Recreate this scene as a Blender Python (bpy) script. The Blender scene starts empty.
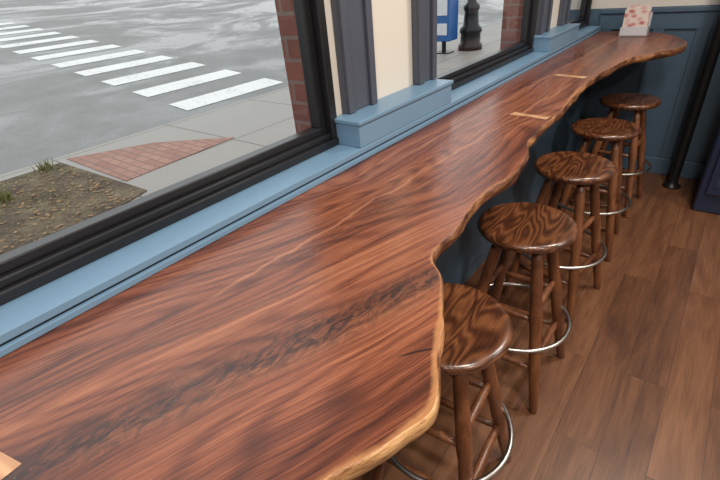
import bpy, bmesh, math, random
from mathutils import Vector, Matrix, noise
random.seed(4)
scene = bpy.context.scene
try:
    scene.view_settings.view_transform = 'Standard'
    scene.view_settings.look = 'None'
except Exception: pass

# ------------------------------------------------------------ node helpers
class NT:
    def __init__(s, name):
        s.m = bpy.data.materials.new(name); s.m.use_nodes = True
        s.t = s.m.node_tree; s.n = s.t.nodes; s.l = s.t.links
        s.b = s.n['Principled BSDF']; s.out = s.n['Material Output']
    def new(s, typ, **kw):
        n = s.n.new(typ)
        for k, v in kw.items(): setattr(n, k, v)
        return n
    def link(s, a, b): s.l.new(a, b)
    def setv(s, sock, v):
        if isinstance(v, bpy.types.NodeSocket): s.l.new(v, sock)
        else: sock.default_value = v
    def coord(s, kind='Object'): return s.new('ShaderNodeTexCoord').outputs[kind]
    def mapping(s, vec, scale=(1,1,1), rot=(0,0,0), loc=(0,0,0)):
        m = s.new('ShaderNodeMapping'); s.link(vec, m.inputs[0])
        m.inputs['Scale'].default_value = scale; m.inputs['Rotation'].default_value = rot
        m.inputs['Location'].default_value = loc
        return m.outputs[0]
    def noise(s, vec, scale=5, detail=4, rough=.5, dist=0, out='Fac'):
        n = s.new('ShaderNodeTexNoise'); s.link(vec, n.inputs['Vector'])
        n.inputs['Scale'].default_value = scale; n.inputs['Detail'].default_value = detail
        n.inputs['Roughness'].default_value = rough; n.inputs['Distortion'].default_value = dist
        return n.outputs[out]
    def math(s, op, a, b=0.0, c=0.0, clamp=False):
        n = s.new('ShaderNodeMath', operation=op); n.use_clamp = clamp
        s.setv(n.inputs[0], a); s.setv(n.inputs[1], b); s.setv(n.inputs[2], c)
        return n.outputs[0]
    def ramp(s, fac, stops):
        r = s.new('ShaderNodeValToRGB'); s.link(fac, r.inputs[0]); e = r.color_ramp.elements
        while len(e) < len(stops): e.new(.5)
        for i, (p, c) in enumerate(stops):
            e[i].position = p
            e[i].color = (c, c, c, 1) if isinstance(c, (int, float)) else (*c, 1)
        return r.outputs[0]
    def mix(s, fac, a, b, mode='MIX'):
        n = s.new('ShaderNodeMix', data_type='RGBA', blend_type=mode)
        s.setv(n.inputs[0], fac)
        for i, v in ((6, a), (7, b)):
            if isinstance(v, tuple): n.inputs[i].default_value = (*v, 1) if len(v) == 3 else v
            else: s.link(v, n.inputs[i])
        return n.outputs[2]
    def bump(s, h, strength=.2, dist=.01):
        n = s.new('ShaderNodeBump'); s.link(h, n.inputs['Height'])
        n.inputs['Strength'].default_value = strength; n.inputs['Distance'].default_value = dist
        s.link(n.outputs[0], s.b.inputs['Normal'])
    def base(s, c, rough=.5, metal=0):
        if isinstance(c, tuple): s.b.inputs['Base Color'].default_value = (*c, 1)
        else: s.link(c, s.b.inputs['Base Color'])
        s.setv(s.b.inputs['Roughness'], rough); s.b.inputs['Metallic'].default_value = metal

def plain(name, col, rough=.5, metal=0, var=.12, scale=9, bump=0):
    t = NT(name); v = t.coord()
    n = t.noise(v, scale, 4)
    a = tuple(c*(1-var) for c in col); b = tuple(min(1, c*(1+var)) for c in col)
    t.base(t.mix(n, a, b), rough, metal)
    if bump: t.bump(t.noise(v, 120, 3), bump, .003)
    return t.m

def wood(name, dark, mid, light, axis='Z', sc=1.0, rough=.3, nring=26.0, wr=.4, coat=.2):
    t = NT(name); v = t.coord()
    info = t.new('ShaderNodeObjectInfo')
    add = t.new('ShaderNodeVectorMath', operation='ADD'); t.link(v, add.inputs[0])
    mul = t.new('ShaderNodeVectorMath', operation='SCALE')
    comb = t.new('ShaderNodeCombineXYZ'); t.link(info.outputs['Random'], comb.inputs[0]); t.link(info.outputs['Random'], comb.inputs[1])
    t.link(comb.outputs[0], mul.inputs[0]); mul.inputs['Scale'].default_value = 1.35
    t.link(mul.outputs[0], add.inputs[1]); v = add.outputs[0]
    s = {'X': (.25, 1, 1), 'Y': (1, .25, 1), 'Z': (1, 1, .12)}[axis]
    s2 = {'X': (.05, 1, 1), 'Y': (1, .05, 1), 'Z': (1, 1, .06)}[axis]
    n = t.noise(t.mapping(v, s), 9*sc, 2, .5, .3)
    rings = t.math('SINE', t.math('MULTIPLY', n, nring*3.14))
    rings = t.math('MULTIPLY_ADD', rings, .5, .5)
    fine = t.noise(t.mapping(v, s2), 260*sc, 4, .6)
    blot = t.noise(v, 12, 3)
    mixv = t.math('ADD', t.math('MULTIPLY', rings, wr), t.math('ADD', t.math('MULTIPLY', fine, .75-wr), t.math('MULTIPLY', blot, .25)))
    t.base(t.ramp(mixv, [(.25, dark), (.5, mid), (.78, light)]), rough)
    t.b.inputs['Coat Weight'].default_value = coat; t.b.inputs['Coat Roughness'].default_value = .18
    t.bump(fine, .12, .002)
    return t.m

# ------------------------------------------------------------ materials
def walnut():
    t = NT('walnut_slab'); v = t.coord()
    sep = t.new('ShaderNodeSeparateXYZ'); t.link(v, sep.inputs[0]); x, y = sep.outputs[0], sep.outputs[1]
    w1 = t.noise(t.mapping(v, (1, .55, 1)), 1.7, 1, .5)
    w2 = t.noise(t.mapping(v, (1, .5, 1)), 7, 2, .5)
    warp = t.math('ADD', t.math('MULTIPLY', w1, .20), t.math('MULTIPLY', w2, .022))
    xw = t.math('ADD', x, warp)
    xw = t.math('SUBTRACT', xw, t.math('MULTIPLY', t.math('MINIMUM', t.math('SUBTRACT', y, .9), 0), .30))
    c = t.new('ShaderNodeCombineXYZ'); t.link(xw, c.inputs[0]); t.link(y, c.inputs[1])
    g = c.outputs[0]
    bands = t.noise(t.mapping(g, (9, .45, 1)), 1.0, 4, .5, .15)
    ringn = t.noise(t.mapping(g, (4.2, .55, 1)), 1.0, 1, .4, .1)
    rings = t.math('MULTIPLY_ADD', t.math('SINE', t.math('MULTIPLY', ringn, 190)), .5, .5)
    rings = t.math('POWER', rings, 2.2)
    mids = t.noise(t.mapping(g, (85, .8, 1)), 1.0, 3, .6)
    fine = t.noise(t.mapping(g, (420, 7, 1)), 1.0, 3, .65)
    pores = t.noise(t.mapping(g, (900, 28, 1)), 1.0, 2, .6)
    f = t.math('ADD', t.math('MULTIPLY', bands, .42), t.math('ADD', t.math('MULTIPLY', mids, .26), t.math('MULTIPLY', fine, .30)))
    f = t.math('SUBTRACT', f, t.math('MULTIPLY', t.math('SUBTRACT', rings, .33), .06))
    col = t.ramp(f, [(.36, (.038, .010, .006)), (.45, (.100, .027, .013)), (.52, (.188, .058, .027)), (.66, (.34, .135, .065))])
    col = t.mix(t.math('MULTIPLY', t.ramp(pores, [(.56, 0), (.68, 1)]), .45), col, (.03, .010, .006))
    def linemask(px, py, dx, dy, width, y0, y1, wob=.05, soft=1.0):
        L = math.hypot(dx, dy); dx /= L; dy /= L
        d = t.math('ADD', t.math('MULTIPLY', t.math('SUBTRACT', x, px), dy), t.math('MULTIPLY', t.math('SUBTRACT', y, py), -dx))
        wn = t.noise(v, 9, 3)
        d = t.math('ADD', d, t.math('MULTIPLY', t.math('SUBTRACT', wn, .5), wob))
        q = t.math('DIVIDE', d, width); q = t.math('MULTIPLY', q, q)
        m = t.math('POWER', 2.718, t.math('MULTIPLY', q, -1))
        lo = t.new('ShaderNodeMapRange'); lo.interpolation_type = 'SMOOTHSTEP'
        t.link(y, lo.inputs[0]); lo.inputs[1].default_value = y0-.12*soft; lo.inputs[2].default_value = y0+.05*soft
        hi = t.new('ShaderNodeMapRange'); hi.interpolation_type = 'SMOOTHSTEP'
        t.link(y, hi.inputs[0]); hi.inputs[1].default_value = y1-.05*soft; hi.inputs[2].default_value = y1+.08*soft
        hi.inputs[3].default_value = 1; hi.inputs[4].default_value = 0
        return t.math('MULTIPLY', m, t.math('MULTIPLY', lo.outputs[0], hi.outputs[0]))
    feather = t.noise(t.mapping(v, (1, .35, 1), (0, 0, 1.0)), 75, 5, .7, 1.2)
    fr = t.ramp(feather, [(.42, 0), (.58, 1)])
    m = linemask(-.537, .03, .202, .54, .036, -.25, .6)
    col = t.mix(t.math('MULTIPLY', m, .45), col, (.06, .022, .014))
    col = t.mix(t.math('MULTIPLY', t.math('MULTIPLY', m, fr), .9), col, (.014, .008, .008))
    m2 = linemask(-.60, .62, .12, .9, .022, .45, 1.25, .08)
    col = t.mix(t.math('MULTIPLY', t.math('MULTIPLY', m2, fr), .6), col, (.035, .012, .009))
    m5 = linemask(-.66, .10, .25, .62, .008, -.1, .45, .05)
    col = t.mix(t.math('MULTIPLY', m5, .5), col, (.03, .011, .008))
    m3 = linemask(-.62, .9, .05, .9, .004, .35, 2.2, .05)
    col = t.mix(t.math('MULTIPLY', m3, .55), col, (.38, .17, .09))
    m4 = linemask(-.72, 1.5, .03, .9, .010, .9, 3.6, .05)
    col = t.mix(t.math('MULTIPLY', m4, .4), col, (.36, .16, .09))
    crack = linemask(-.267, .39, .036, .05, .0022, .385, .425, .02, .1)
    col = t.mix(crack, col, (.006, .003, .002))
    at = t.new('ShaderNodeAttribute', attribute_name='edge_dist')
    e3 = t.noise(v, 30, 2)
    e = t.math('ADD', at.outputs['Fac'], t.math('ADD', t.math('MULTIPLY', t.math('SUBTRACT', w2, .5), .03), t.math('MULTIPLY', t.math('SUBTRACT', e3, .5), .012)))
    sap = t.ramp(e, [(.001, 1), (.007, 0)])
    col = t.mix(t.math('MULTIPLY', sap, .6), col, (.44, .21, .085))
    t.base(col, t.math('MULTIPLY_ADD', fine, .18, .20))
    t.b.inputs['Specular IOR Level'].default_value = .55
    t.bump(t.math('ADD', fine, mids), .10, .0015)
    return t.m
M_walnut = walnut()
def live_edge():
    t = NT('live_edge_sapwood'); v = t.coord()
    sep = t.new('ShaderNodeSeparateXYZ'); t.link(v, sep.inputs[0])
    n = t.noise(t.mapping(v, (1, .45, 2.4)), 26, 5, .65)
    big = t.noise(v, 8, 3)
    f = t.math('ADD', t.math('MULTIPLY', n, .55), t.math('MULTIPLY', big, .45))
    pale = t.ramp(f, [(.38, (.06, .022, .010)), (.46, (.24, .105, .04)), (.53, (.44, .24, .10)), (.66, (.58, .36, .17))])
    dark = t.ramp(f, [(.38, (.03, .010, .006)), (.48, (.12, .042, .018)), (.62, (.38, .18, .075))])
    mr = t.new('ShaderNodeMapRange'); mr.interpolation_type = 'SMOOTHSTEP'; t.link(sep.outputs[1], mr.inputs[0])
    mr.inputs[1].default_value = .30; mr.inputs[2].default_value = .42
    t.base(t.mix(mr.outputs[0], pale, dark), .42)
    t.bump(n, .6, .012); return t.m
M_edge = live_edge()
M_inlay = wood('maple_inlay', (.36, .18, .09), (.46, .25, .13), (.54, .32, .17), 'X', 1, .25)
M_seat = wood('oak_seat', (.020, .006, .003), (.080, .026, .010), (.175, .066, .025), 'Y', .9, .3, 30, .30, coat=.3)
M_leg = wood('oak_leg', (.048, .015, .007), (.130, .045, .017), (.235, .092, .036), 'Z', 1.0, .38, 8, .15, coat=.12)
M_ring = plain('worn_steel', (.42, .40, .38), .32, 1, .25, 30)
def floor_mat():
    t = NT('vinyl_plank_floor'); v = t.coord()
    vr = t.mapping(v, (1, 1, 1), (0, 0, math.radians(90)))
    br = t.new('ShaderNodeTexBrick'); t.link(vr, br.inputs['Vector'])
    br.inputs['Color1'].default_value = (0, 0, 0, 1); br.inputs['Color2'].default_value = (1, 1, 1, 1)
    br.inputs['Mortar'].default_value = (.3, .3, .3, 1)
    br.inputs['Scale'].default_value = 1; br.inputs['Brick Width'].default_value = 1.2
    br.inputs['Row Height'].default_value = .15; br.inputs['Mortar Size'].default_value = .0013
    br.offset = .37
    bc = t.new('ShaderNodeSeparateColor'); t.link(br.outputs['Color'], bc.inputs[0])
    addv = t.new('ShaderNodeCombineXYZ'); t.link(t.math('MULTIPLY', bc.outputs[0], 3.7), addv.inputs[0])
    ad = t.new('ShaderNodeVectorMath', operation='ADD'); t.link(v, ad.inputs[0]); t.link(addv.outputs[0], ad.inputs[1])
    g = ad.outputs[0]
    a = t.noise(t.mapping(g, (9, 1.1, 1)), 1.6, 5, .6, .8)
    b = t.noise(t.mapping(g, (110, 4, 1)), 1.5, 3, .6)
    f = t.math('ADD', t.math('MULTIPLY', a, .58), t.math('ADD', t.math('MULTIPLY', b, .30), t.math('MULTIPLY', bc.outputs[0], .12)))
    col = t.ramp(f, [(.34, (.052, .019, .009)), (.49, (.108, .043, .019)), (.68, (.180, .080, .038))])
    col = t.mix(t.math('MULTIPLY', br.outputs['Fac'], .65), col, (.022, .010, .007))
    t.base(col, .40); t.bump(b, .08, .002); return t.m
M_floor = floor_mat()
M_sill = plain('light_blue_paint', (.135, .235, .345), .38, 0, .05, 4)
M_gap_shade = plain('painted_gap_shadow', (.012, .014, .018), .7)  # near-black colour standing in for the shadow in the gap below the sill
M_frame = plain('black_aluminium', (.010, .010, .012), .3, .0, .1)
M_casing = plain('slate_casing_paint', (.062, .070, .095), .45, 0, .06)
M_cream = plain('cream_wall_paint', (.60, .56, .50), .7, 0, .04, 3, .05)
M_blue = plain('blue_wainscot_paint', (.055, .095, .140), .45, 0, .06)
M_ceil = plain('ceiling_paint', (.72, .70, .66), .8, 0, .03)
M_black = plain('black_iron', (.012, .011, .012), .4, .3)
def brick_mat(name, c1, c2, mort, w, h, ms, use='wall', blend=.3):
    t = NT(name); v = t.coord()
    if use == 'wall':
        sp = t.new('ShaderNodeSeparateXYZ'); t.link(v, sp.inputs[0])
        cb = t.new('ShaderNodeCombineXYZ'); t.link(t.math('ADD', sp.outputs[0], sp.outputs[1]), cb.inputs[0]); t.link(sp.outputs[2], cb.inputs[1])
        vv = cb.outputs[0]
    else: vv = v
    b = t.new('ShaderNodeTexBrick'); t.link(vv, b.inputs['Vector'])
    b.inputs['Color1'].default_value = (*c1, 1); b.inputs['Color2'].default_value = (*c2, 1); b.inputs['Mortar'].default_value = (*mort, 1)
    b.inputs['Scale'].default_value = 1; b.inputs['Brick Width'].default_value = w; b.inputs['Row Height'].default_value = h; b.inputs['Mortar Size'].default_value = ms
    n = t.noise(v, 30, 4, .6)
    t.base(t.mix(blend, b.outputs['Color'], t.mix(n, tuple(x*.4 for x in c1), tuple(min(1, x*1.7) for x in c2))), .8)
    t.bump(t.math('SUBTRACT', 1, b.outputs['Fac']), .4, .008); return t.m
M_brick = brick_mat('red_brick', (.17, .055, .040), (.26, .09, .06), (.20, .17, .15), .2, .067, .006)
M_paver = brick_mat('brick_paver', (.24, .112, .085), (.35, .195, .15), (.14, .10, .08), .21, .105, .010, 'ground', .25)
def road_mat():
    t = NT('wet_asphalt'); v = t.coord()
    big = t.noise(t.mapping(v, (1, .6, 1)), .45, 7, .66, .8); sm = t.noise(v, 22, 5, .75); med = t.noise(v, 2.2, 6, .65)
    wet = t.ramp(big, [(.42, 1), (.56, 0)])
    c = t.mix(t.math('ADD', t.math('MULTIPLY', sm, .5), t.math('MULTIPLY', med, .5)), (.05, .052, .051), (.32, .32, .31))
    c = t.mix(t.math('MULTIPLY', wet, .6), c, (.070, .072, .072))
    t.base(c, t.math('SUBTRACT', .60, t.math('MULTIPLY', wet, .38)))
    t.b.inputs['Specular IOR Level'].default_value = .36
    t.bump(sm, .25, .01); return t.m
M_road = road_mat()
def conc():
    t = NT('damp_concrete'); v = t.coord()
    b = t.new('ShaderNodeTexBrick'); t.link(v, b.inputs['Vector']); b.offset = 0
    b.inputs['Scale'].default_value = 1; b.inputs['Brick Width'].default_value = 1.5; b.inputs['Row Height'].default_value = 1.5; b.inputs['Mortar Size'].default_value = .012
    n = t.noise(v, 1.6, 6, .65); s = t.noise(v, 60, 4, .7)
    c = t.mix(t.math('ADD', t.math('MULTIPLY', n, .6), t.math('MULTIPLY', s, .4)), (.10, .094, .082), (.42, .395, .36))
    t.base(t.mix(b.outputs['Fac'], c, (.08, .075, .065)), t.math('MULTIPLY_ADD', n, .6, .2)); t.bump(s, .25, .01); return t.m
M_conc = conc()
def stripe():
    t = NT('road_paint'); v = t.coord(); n = t.noise(v, 14, 6, .7); b = t.noise(v, 2, 3)
    f = t.math('ADD', t.math('MULTIPLY', n, .7), t.math('MULTIPLY', b, .3))
    t.base(t.ramp(f, [(.34, (.32, .32, .31)), (.44, (.66, .67, .66)), (.7, (.76, .77, .76))]), .6); return t.m
M_stripe = stripe()
def dirt():
    t = NT('mulch_dirt'); v = t.coord(); n = t.noise(v, 3.0, 6, .65); s = t.noise(v, 38, 5, .75)
    f = t.math('ADD', t.math('MULTIPLY', n, .5), t.math('MULTIPLY', s, .5))
    t.base(t.ramp(f, [(.36, (.035, .024, .016)), (.48, (.115, .085, .052)), (.56, (.20, .16, .095)), (.70, (.40, .32, .22))]), .9)
    t.bump(s, 1, .04); return t.m
M_dirt = dirt()
M_grass = plain('grass_blades', (.15, .16, .05), .7, 0, .5, 5)
M_leaf = plain('fallen_leaves', (.26, .16, .07), .7, 0, .5, 7)
def glass_mat():
    t = NT('window_glass')
    tr = t.new('ShaderNodeBsdfTransparent'); gl = t.new('ShaderNodeBsdfGlossy'); gl.inputs['Roughness'].default_value = .01
    tr.inputs[0].default_value = (.96, .98, .97, 1)
    fr = t.new('ShaderNodeFresnel'); fr.inputs[0].default_value = 1.45
    mx = t.new('ShaderNodeMixShader'); t.link(fr.outputs[0], mx.inputs[0]); t.link(tr.outputs[0], mx.inputs[1]); t.link(gl.outputs[0], mx.inputs[2])
    t.link(mx.outputs[0], t.out.inputs['Surface']); return t.m
M_glass = glass_mat()
def emit(name, col, st):
    t = NT(name); t.base(col, .5); t.b.inputs['Emission Color'].default_value = (*col, 1); t.b.inputs['Emission Strength'].default_value = st; return t.m
M_lamp = emit('lamp_diffuser', (1, .92, .80), 5)

# ------------------------------------------------------------ mesh helpers
def finish(bm, name, mats, smooth=False, loc=(0, 0, 0)):
    bmesh.ops.recalc_face_normals(bm, faces=bm.faces)
    me = bpy.data.meshes.new(name); bm.to_mesh(me); bm.free()
    for m in mats: me.materials.append(m)
    if smooth:
        for p in me.polygons: p.use_smooth = True
    o = bpy.data.objects.new(name, me); o.location = loc
    scene.collection.objects.link(o); return o
def box(bm, x0, x1, y0, y1, z0, z1, mi=0, bev=0):
    vs = [bm.verts.new((x, y, z)) for x in (x0, x1) for y in (y0, y1) for z in (z0, z1)]
    idx = [(0, 1, 3, 2), (4, 6, 7, 5), (0, 4, 5, 1), (2, 3, 7, 6), (0, 2, 6, 4), (1, 5, 7, 3)]
    fs = [bm.faces.new([vs[i] for i in f]) for f in idx]
    for f in fs: f.material_index = mi
    if bev:
        es = list({e for f in fs for e in f.edges})
        r = bmesh.ops.bevel(bm, geom=es, offset=bev, segments=2, affect='EDGES', profile=.5)
        for f in r['faces']: f.material_index = mi
def lathe(bm, prof, M=Matrix(), n=24, mi=0, cap=True):
    rings = []
    for r, z in prof:
        rings.append([bm.verts.new(M @ Vector((r*math.cos(2*math.pi*i/n), r*math.sin(2*math.pi*i/n), z))) for i in range(n)])
    for a, b in zip(rings, rings[1:]):
        for i in range(n):
            f = bm.faces.new((a[i], a[(i+1) % n], b[(i+1) % n], b[i])); f.material_index = mi; f.smooth = True
    if cap:
        for r in (rings[0], rings[-1]):
            f = bm.faces.new(r); f.material_index = mi
def along(p0, p1):
    d = Vector(p1)-Vector(p0); q = d.to_track_quat('Z', 'Y')
    return Matrix.Translation(p0) @ q.to_matrix().to_4x4(), d.length
def rod(bm, p0, p1, prof, n=14, mi=0):
    M, L = along(p0, p1); lathe(bm, [(r, t*L) for r, t in prof], M, n, mi)
def torus(bm, R, r, z, mi=0, n=48, k=10):
    vs = [[bm.verts.new(((R+r*math.cos(2*math.pi*j/k))*math.cos(2*math.pi*i/n), (R+r*math.cos(2*math.pi*j/k))*math.sin(2*math.pi*i/n), z+r*math.sin(2*math.pi*j/k))) for j in range(k)] for i in range(n)]
    for i in range(n):
        for j in range(k):
            f = bm.faces.new((vs[i][j], vs[(i+1) % n][j], vs[(i+1) % n][(j+1) % k], vs[i][(j+1) % k])); f.material_index = mi; f.smooth = True
def empty(name, loc=(0, 0, 0)):
    e = bpy.data.objects.new(name, None); e.location = loc; scene.collection.objects.link(e); return e
def parent(c, p):
    c.parent = p; c.matrix_parent_inverse = Matrix.Translation(-p.location)

# ------------------------------------------------------------ room shell
Y0, Y1, XR, ZC = -3.0, 4.0, 3.4, 2.85
bm = bmesh.new(); box(bm, -.86, XR, Y0, Y1+.0, -.08, 0); finish(bm, 'floor', [M_floor])
bm = bmesh.new(); box(bm, -1.14, XR+.1, Y0-.1, Y1+.1, ZC, ZC+.1); finish(bm, 'ceiling', [M_ceil])
bm = bmesh.new(); box(bm, XR, XR+.1, Y0-.1, Y1+.1, -.08, ZC); finish(bm, 'wall_right', [M_cream])
bm = bmesh.new(); box(bm, -1.14, XR, Y0-.1, Y0, -.08, ZC); finish(bm, 'wall_back', [M_cream])
bm = bmesh.new()
box(bm, -1.14, XR, Y1, Y1+.1, 1.2, ZC, 0); box(bm, -1.14, XR, Y1, Y1+.1, -.08, 1.2, 1)
box(bm, -.855, XR-.005, Y1-.034, Y1+.002, 1.166, 1.196, 1, .004)
for px in (-.80, -.46, -.20): box(bm, px-.035, px+.035, Y1-.015, Y1+.002, .12, 1.07, 1)
box(bm, -.855, XR-.005, Y1-.018, Y1+.002, 1.06, 1.16, 1)
finish(bm, 'wall_far', [M_cream, M_blue])
bm = bmesh.new(); box(bm, -.855, XR-.005, Y1-.035, Y1-.02, 0, .13, 0, .004); finish(bm, 'baseboard_far', [M_blue])

piers = [(-2.2, -1.6), (1.02, 1.61), (2.8, 3.36)]
HEAD = 2.55
bm = bmesh.new()
box(bm, -1.14, -1.0, Y0, Y1, -.08, 1.05, 0)
box(bm, -1.0, -.86, Y0, Y1, -.08, 1.069, 1)
box(bm, -1.14, -1.0, Y0, Y1, HEAD, ZC, 0); box(bm, -1.0, -.95, Y0, Y1, HEAD, ZC, 2)
box(bm, -1.18, -1.0, Y0, Y1, 1.05, 1.075, 0)
for a, b in piers:
    box(bm, -1.14, -1.0, a, b, 1.075, HEAD, 0)
    box(bm, -1.0, -.95, a, b, 1.069, HEAD, 2)
finish(bm, 'wall_window', [M_brick, M_blue, M_cream])

bm = bmesh.new()
box(bm, -.859, -.832, Y0, Y1-.04, 1.0505, 1.065, 0, .002)
box(bm, -.859, -.842, Y0, Y1-.04, 1.065, 1.071, 1)  # solid dark strip, shadow of the sill gap put in as colour
box(bm, -.955, -.836, Y0, Y1-.04, 1.071, 1.088, 0, .002)
finish(bm, 'trim_1', [M_sill, M_gap_shade])
for k, (a, b) in enumerate(piers):
    bm = bmesh.new()
    box(bm, -.949, -.840, a-.01, b-.005, 1.0885, 1.160, 0, .002)
    box(bm, -.949, -.834, a-.015, b, 1.160, 1.174, 0, .003)
    finish(bm, 'trim_%d' % (k+2), [M_sill])
    bm = bmesh.new()
    for c, d in ((a+.04, a+.19), (b-.12, b+.005)):
        box(bm, -.949, -.925, c, d, 1.1745, HEAD, 0, .003)
        box(bm, -.925, -.912, c+.0, c+.03, 1.1745, HEAD, 0, .003)
        box(bm, -.925, -.912, d-.03, d, 1.1745, HEAD, 0, .003)
    finish(bm, 'trim_%d' % (k+5), [M_casing])
wins = [(-1.6, 1.02), (1.61, 2.8), (3.36, 3.999), (-3.0, -2.2)]
for k, (a, b) in enumerate(wins):
    e = empty('window_%d' % (k+1), (-.97, (a+b)/2, 1.09))
    bm = bmesh.new()
    box(bm, -1.0, -.930, a, b, 1.0885, 1.112, 0, .003)
    box(bm, -1.0, -.945, a, b, 1.112, 1.130, 0, .003)
    box(bm, -1.0, -.962, a, b, 1.130, 1.152, 0, .003)
    box(bm, -1.03, -1.0, a, b, 1.076, 1.12, 0)
    for (c, d, s) in ((a, a+.03, 1), (b-.03, b, -1)):
        box(bm, -1.0, -.935, c, d, 1.112, HEAD, 0, .003)
        c2, d2 = (d, d+.03) if s > 0 else (c-.03, c)
        box(bm, -1.0, -.962, c2, d2, 1.152, HEAD, 0, .003)
    box(bm, -1.0, -.935, a, b, HEAD-.06, HEAD, 0)
    f = finish(bm, 'frame', [M_frame]); parent(f, e)
    bm = bmesh.new()
    vs = [bm.verts.new(p) for p in ((-.985, a+.03, 1.14), (-.985, b-.03, 1.14), (-.985, b-.03, HEAD-.03), (-.985, a+.03, HEAD-.03))]
    bm.faces.new(vs); g = finish(bm, 'glass', [M_glass]); parent(g, e)

# ------------------------------------------------------------ live edge counter
edge = [(-2.4, -.30), (-1.8, -.33), (-1.2, -.29), (-.6, -.31), (-.2, -.30), (.06, -.27), (.178, -.238), (.262, -.203), (.323, -.186), (.361, -.195), (.424, -.234), (.533, -.286),
        (.597, -.325), (.632, -.363), (.676, -.379), (.761, -.381), (.892, -.396), (1.001, -.400), (1.127, -.388), (1.266, -.403), (1.397, -.444),
        (1.544, -.455), (1.773, -.457), (1.977, -.471), (2.307, -.491), (2.654, -.459), (2.92, -.431), (3.057, -.343), (3.34, -.23), (3.62, -.29), (3.85, -.43), (3.955, -.62)]
def xf(y):
    for i in range(len(edge)-1):
        if edge[i][0] <= y <= edge[i+1][0]:
            (y1, x1), (y2, x2) = edge[i], edge[i+1]
            (y0, x0) = edge[max(i-1, 0)]; (y3, x3) = edge[min(i+2, len(edge)-1)]
            t = (y-y1)/(y2-y1)
            m1 = (x2-x0)/(y2-y0)*(y2-y1); m2 = (x3-x1)/(y3-y1)*(y2-y1)
            return (2*t**3-3*t*t+1)*x1+(t**3-2*t*t+t)*m1+(-2*t**3+3*t*t)*x2+(t**3-t*t)*m2
    return edge[-1][1]
ZT, TH, XB = 1.05, .044, -.845
bm = bmesh.new(); lay = bm.verts.layers.float.new('edge_dist')
ys = [-2.4+i*.00625 for i in range(int((3.955+2.4)/.00625)+1)]
rows = []
def N(a, b, c=0): return noise.noise(Vector((a, b, c)))
for y in ys:
    x = xf(y) + .005*N(0, y*12) + .006*N(3, y*5) + .0022*N(5, y*30)
    r = []
    W = x-XB
    for t in (0, .15, .3, .45, .6, .7, .8, .87, .92, .955, .98):
        v = bm.verts.new((XB+W*t, y, ZT)); v[lay] = W*(1-t); r.append(v)
    for i, (dx, dz) in enumerate(((-.002, 0), (.001, -.003), (.003, -.012), (.002, -.022), (-.002, -.032), (-.012, -.041), (-.03, -TH))):
        if i >= 2: dx += .005*N(9+i*.3, y*8) + .0022*N(20+i*.6, y*30)
        v = bm.verts.new((x+dx, y, ZT+dz)); v[lay] = max(0, -dx) if dz == 0 else 0; r.append(v)
    v = bm.verts.new((XB, y, ZT-TH)); v[lay] = .3; r.append(v)
    rows.append(r)
n = len(rows[0])
for a, b in zip(rows, rows[1:]):
    for j in range(n):
        f = bm.faces.new((a[j], a[(j+1) % n], b[(j+1) % n], b[j]))
        f.material_index = 1 if 11 <= j <= 16 else 0; f.smooth = 11 <= j <= 16
for r in (rows[0], rows[-1]): bm.faces.new(r).material_index = 1
counter = finish(bm, 'live_edge_counter', [M_walnut, M_edge])
def bowtie(cx, cy, L, w, rot):
    bm = bmesh.new(); pts = [(-L/2, -w/2), (0, -w*.33), (L/2, -w/2), (L/2, w/2), (0, w*.33), (-L/2, w/2)]
    M = Matrix.Translation((cx, cy, 0)) @ Matrix.Rotation(rot, 4, 'Z')
    lo = [bm.verts.new(M @ Vector((p[0], p[1], ZT-.01))) for p in pts]; hi = [bm.verts.new(M @ Vector((p[0], p[1], ZT+.0005))) for p in pts]
    bm.faces.new(hi); bm.faces.new(lo)
    for i in range(6): bm.faces.new((lo[i], lo[(i+1) % 6], hi[(i+1) % 6], hi[i]))
    o = finish(bm, 'butterfly_inlay', [M_inlay]); parent(o, counter)
bowtie(-.54, 1.66, .145, .040, -.1); bowtie(-.595, 2.37, .15, .046, -.2); bowtie(-.625, -.068, .10, .045, .1)
for i, y in enumerate((-1.5, -.2, 1.1, 2.4, 3.6)):
    bm = bmesh.new()
    box(bm, -.859, -.58, y-.02, y+.02, .994, 1.005, 0); box(bm, -.859, -.848, y-.02, y+.02, .72, .994, 0)
    rod(bm, (-.60, y, .994), (-.852, y, .76), [(.009, 0), (.009, 1)], 8)
    o = finish(bm, 'bracket', [M_black]); parent(o, counter)

# ------------------------------------------------------------ stools
bm = bmesh.new()
lathe(bm, [(.02, .700), (.11, .700), (.150, .703), (.166, .709), (.173, .719), (.174, .727), (.170, .735), (.162, .7395), (.150, .7395), (.120, .7365), (.07, .735), (.001, .7345)], n=56, mi=0)
def legpt(a, z):
    r = .095+(.250-.095)*(.702-z)/.702
    return Vector((r*math.cos(a), r*math.sin(a), z))
A = [math.radians(45+90*i) for i in range(4)]
prof = [(.014, 0), (.016, .01), (.0185, .12), (.021, .28), (.0225, .40), (.020, .50), (.0235, .56), (.024, .62), (.021, .70), (.0215, .80), (.020, .90), (.018, 1)]
for a in A: rod(bm, legpt(a, 0), legpt(a, .703), prof, 16, 1)
for i in range(4):
    a, b = A[i], A[(i+1) % 4]
    for z in ((.455 if i % 2 else .405), (.235 if i % 2 else .195)):
        rod(bm, legpt(a, z), legpt(b, z), [(.009, .02), (.012, .2), (.0145, .5), (.012, .8), (.009, .98)], 12, 1)
torus(bm, .208, .0085, .300, 2)
me_obj = finish(bm, 'bar_stool', [M_seat, M_leg, M_ring])
pos = [(-.418, .800, 4), (-.425, 1.415, 0), (-.436, 2.04, -7), (-.445, 2.65, 5), (-.442, 3.28, -3), (-.46, .12, 3)]
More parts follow.
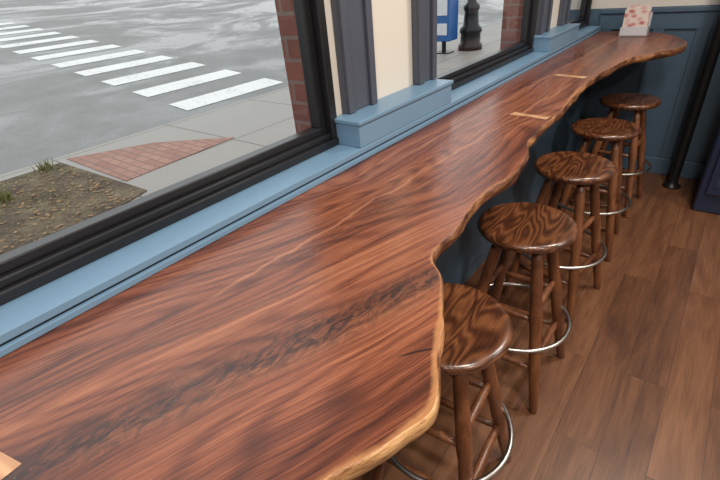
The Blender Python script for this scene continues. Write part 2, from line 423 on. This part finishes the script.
for i, (x, y, a) in enumerate(pos):
    o = me_obj if i == 0 else bpy.data.objects.new('bar_stool', me_obj.data)
    if i: scene.collection.objects.link(o)
    o.location = (x, y, 0); o.rotation_euler = (0, 0, math.radians(a))

# ------------------------------------------------------------ menu holder on counter
e = empty('menu_holder', (-.57, 3.72, ZT+.001))
t = NT('menu_print'); v = t.coord(); vr = t.new('ShaderNodeTexVoronoi'); t.link(t.mapping(v, (18, 18, 26)), vr.inputs[0]); vr.inputs['Scale'].default_value = 1.2
t.base(t.ramp(vr.outputs['Distance'], [(.2, (.40, .12, .12)), (.35, (.55, .32, .29)), (.6, (.62, .54, .50))]), .4); M_menu = t.m
M_acr = plain('frosted_acrylic', (.5, .5, .52), .15)
bm = bmesh.new()
box(bm, -.65, -.49, 3.68, 3.76, ZT+.0008, ZT+.008, 0, .002); box(bm, -.65, -.49, 3.676, 3.679, ZT+.008, ZT+.06, 0)
box(bm, -.65, -.49, 3.755, 3.758, ZT+.008, ZT+.14, 0); box(bm, -.652, -.649, 3.676, 3.758, ZT+.001, ZT+.06, 0); box(bm, -.491, -.488, 3.676, 3.758, ZT+.001, ZT+.06, 0)
o = finish(bm, 'acrylic_stand', [M_acr]); parent(o, e)
for i in range(4):
    bm = bmesh.new(); yy = 3.69+i*.015; h = .165+.012*(i % 3)
    box(bm, -.645+.004*i, -.50, yy, yy+.004, ZT+.0085, ZT+h, 0)
    o = finish(bm, 'menu_card', [M_menu]); parent(o, e)

# ------------------------------------------------------------ post, cooler
bm = bmesh.new()
lathe(bm, [(.06, 0), (.06, .012), (.035, .02), (.033, .05), (.033, 2.8), (.05, 2.81), (.05, 2.849)], n=24)
finish(bm, 'steel_post', [M_black], loc=(-.10, 3.76, 0))
e = empty('drinks_cooler', (.42, 3.7, 0))
bm = bmesh.new()
box(bm, .06, .78, 3.40, 3.96, .0, 1.9, 0, .012); box(bm, .10, .74, 3.375, 3.40, .14, 1.68, 0, .008)
o = finish(bm, 'cabinet', [plain('navy_enamel', (.012, .02, .05), .3)]); parent(o, e)
bm = bmesh.new(); box(bm, .14, .70, 3.368, 3.375, .2, 1.6, 0); o = finish(bm, 'door_glass', [plain('dark_glass', (.015, .03, .07), .06)]); parent(o, e)
bm = bmesh.new(); box(bm, .085, .105, 3.345, 3.36, .7, 1.2, 0, .004); box(bm, .085, .105, 3.36, 3.375, .72, .74, 0); box(bm, .085, .105, 3.36, 3.375, 1.16, 1.18, 0)
o = finish(bm, 'handle', [M_ring]); parent(o, e)

# ------------------------------------------------------------ ceiling lights
for i, (x, y) in enumerate([(.35, -.9), (.35, .7), (.35, 2.4), (1.9, .0), (1.9, 2.4)]):
    bm = bmesh.new(); lathe(bm, [(.16, ZC-.001), (.16, ZC-.03), (.145, ZC-.035), (.14, ZC-.02)], n=32, mi=0, cap=False)
    lathe(bm, [(.001, ZC-.018), (.14, ZC-.02)], n=32, mi=1, cap=False)
    o = finish(bm, 'ceiling_light', [M_ceil, M_lamp], loc=(x, y, 0))
    L = bpy.data.lights.new('lamp', 'AREA'); L.shape = 'DISK'; L.size = .28; L.energy = 38; L.color = (1, .93, .84)
    lo = bpy.data.objects.new('lamp', L); scene.collection.objects.link(lo); lo.location = (0, 0, ZC-.045); lo.parent = o

# ------------------------------------------------------------ street
bm = bmesh.new()
box(bm, -5.95, -1.19, -14, 40, -.25, 0, 0)
box(bm, -6.1, -5.951, -14, 40, -.25, 0, 0)
finish(bm, 'sidewalk', [M_conc])
bm = bmesh.new()
def rz(x): return -.07+.092*(-x-6.1)
vs = [bm.verts.new(p) for p in ((-6.1, -40, rz(-6.1)), (-6.1, 90, rz(-6.1)), (-70, 90, rz(-70)), (-70, -40, rz(-70)))]
bm.faces.new(vs); finish(bm, 'road', [M_road])
bm = bmesh.new()
for i in range(12):
    xc = -6.85-1.22*i; w = .27
    ya, yb = 3.68+.02*i, 5.78
    fv = [bm.verts.new(p) for p in ((xc-w, ya, rz(xc-w)+.006), (xc+w, ya, rz(xc+w)+.006), (xc+w, yb, rz(xc+w)+.006), (xc-w, yb, rz(xc-w)+.006))]
    bm.faces.new(fv)
finish(bm, 'crosswalk', [M_stripe])
def slab(name, pts, z, mat):
    bm = bmesh.new(); lo = [bm.verts.new((x, y, .0005)) for x, y in pts]; hi = [bm.verts.new((x, y, z)) for x, y in pts]
    bm.faces.new(hi); bm.faces.new(lo); k = len(pts)
    for i in range(k): bm.faces.new((lo[i], lo[(i+1) % k], hi[(i+1) % k], hi[i]))
    return finish(bm, name, [mat])
slab('brick_paving', [(-5.9, 1.60), (-5.4, 2.45), (-4.55, 3.05), (-4.45, 1.62)], .008, M_paver)
bed = slab('planting_bed', [(-5.85, -3), (-5.8, 1.5), (-4.0, 1.60), (-3.85, 1.2), (-3.7, .6), (-3.6, -3)], .012, M_dirt)
bm = bmesh.new()
def blade(x, y, h, wd, sp):
    a = random.uniform(0, 6.28); dx, dy = wd*math.cos(a), wd*math.sin(a); lx, ly = random.uniform(-sp, sp), random.uniform(-sp, sp)
    bm.faces.new([bm.verts.new(p) for p in ((x-dx, y-dy, .012), (x+dx, y+dy, .012), (x+lx, y+ly, .012+h))])
for i in range(2200):
    x = random.uniform(-5.7, -3.8); y = random.uniform(-1.2, 1.45)
    if N(x*1.5, y*1.5, 2) + .25*(-(x+4.8)) < .12: continue
    blade(x, y, random.uniform(.015, .04), .005, .03)
for cx, cy in ((-5.68, 1.30), (-5.1, .75)):
    for i in range(45): blade(cx+random.gauss(0, .035), cy+random.gauss(0, .035), random.uniform(.07, .14), .012, .06)
g = finish(bm, 'grass', [M_grass]); parent(g, bed)
bm = bmesh.new()
for i in range(800):
    x = random.uniform(-5.7, -3.75); y = random.uniform(-1.2, 1.5); a = random.uniform(0, 6.28); s = random.uniform(.012, .035)
    bm.faces.new([bm.verts.new((x+s*q*math.cos(a+p), y+s*q*math.sin(a+p), .016+.012*random.random())) for p, q in ((0, 1), (1.57, .5), (3.14, 1), (4.71, .5))])
g = finish(bm, 'leaf_litter', [M_leaf]); parent(g, bed)
bm = bmesh.new()
lathe(bm, [(.26, 0), (.26, .10), (.22, .13), (.21, .32), (.24, .36), (.24, .42), (.17, .48), (.14, .75), (.17, .80), (.17, .86), (.10, .92), (.075, 1.1), (.065, 3.6), (.1, 3.65), (.06, 3.7)], n=20)
lathe(bm, [(.06, 3.7), (.18, 3.85), (.2, 4.1), (.1, 4.35), (.01, 4.45)], n=20)
finish(bm, 'street_lamp', [M_black], loc=(-4.6, 9.6, .001))
e = empty('newspaper_box', (-4.95, 9.0, .001))
M_nb = plain('blue_enamel', (.02, .10, .30), .35); M_w = plain('white_print', (.6, .61, .63), .5)
bm = bmesh.new()
box(bm, -5.2, -4.75, 8.9, 9.3, .25, 1.15, 0, .02); box(bm, -5.0, -4.95, 9.05, 9.15, .02, .25, 1); box(bm, -5.15, -4.8, 8.95, 9.25, .001, .02, 1)
box(bm, -5.15, -4.8, 8.885, 8.9, .75, 1.08, 2); box(bm, -5.15, -4.8, 8.885, 8.9, .38, .6, 2)
o = finish(bm, 'box', [M_nb, M_black, M_w]); parent(o, e)

# ------------------------------------------------------------ world
w = bpy.data.worlds.new('overcast_sky'); scene.world = w; w.use_nodes = True
bg = w.node_tree.nodes['Background']; bg.inputs[0].default_value = (.95, .97, 1.0, 1); bg.inputs[1].default_value = 1.45

# ------------------------------------------------------------ camera
cam = bpy.data.cameras.new('camera'); co = bpy.data.objects.new('camera', cam); scene.collection.objects.link(co)
cam.sensor_width = 36; cam.lens = 431/720*36; cam.clip_start = .02
right = Vector((.783, .616, -.084)).normalized(); fwd = Vector((-.563, .645, -.517)).normalized()
up = right.cross(fwd).normalized(); right = fwd.cross(up).normalized()
m = Matrix((right, up, -fwd)).transposed().to_4x4(); m.translation = Vector((0, 0, 1.546))
co.matrix_world = m
scene.camera = co
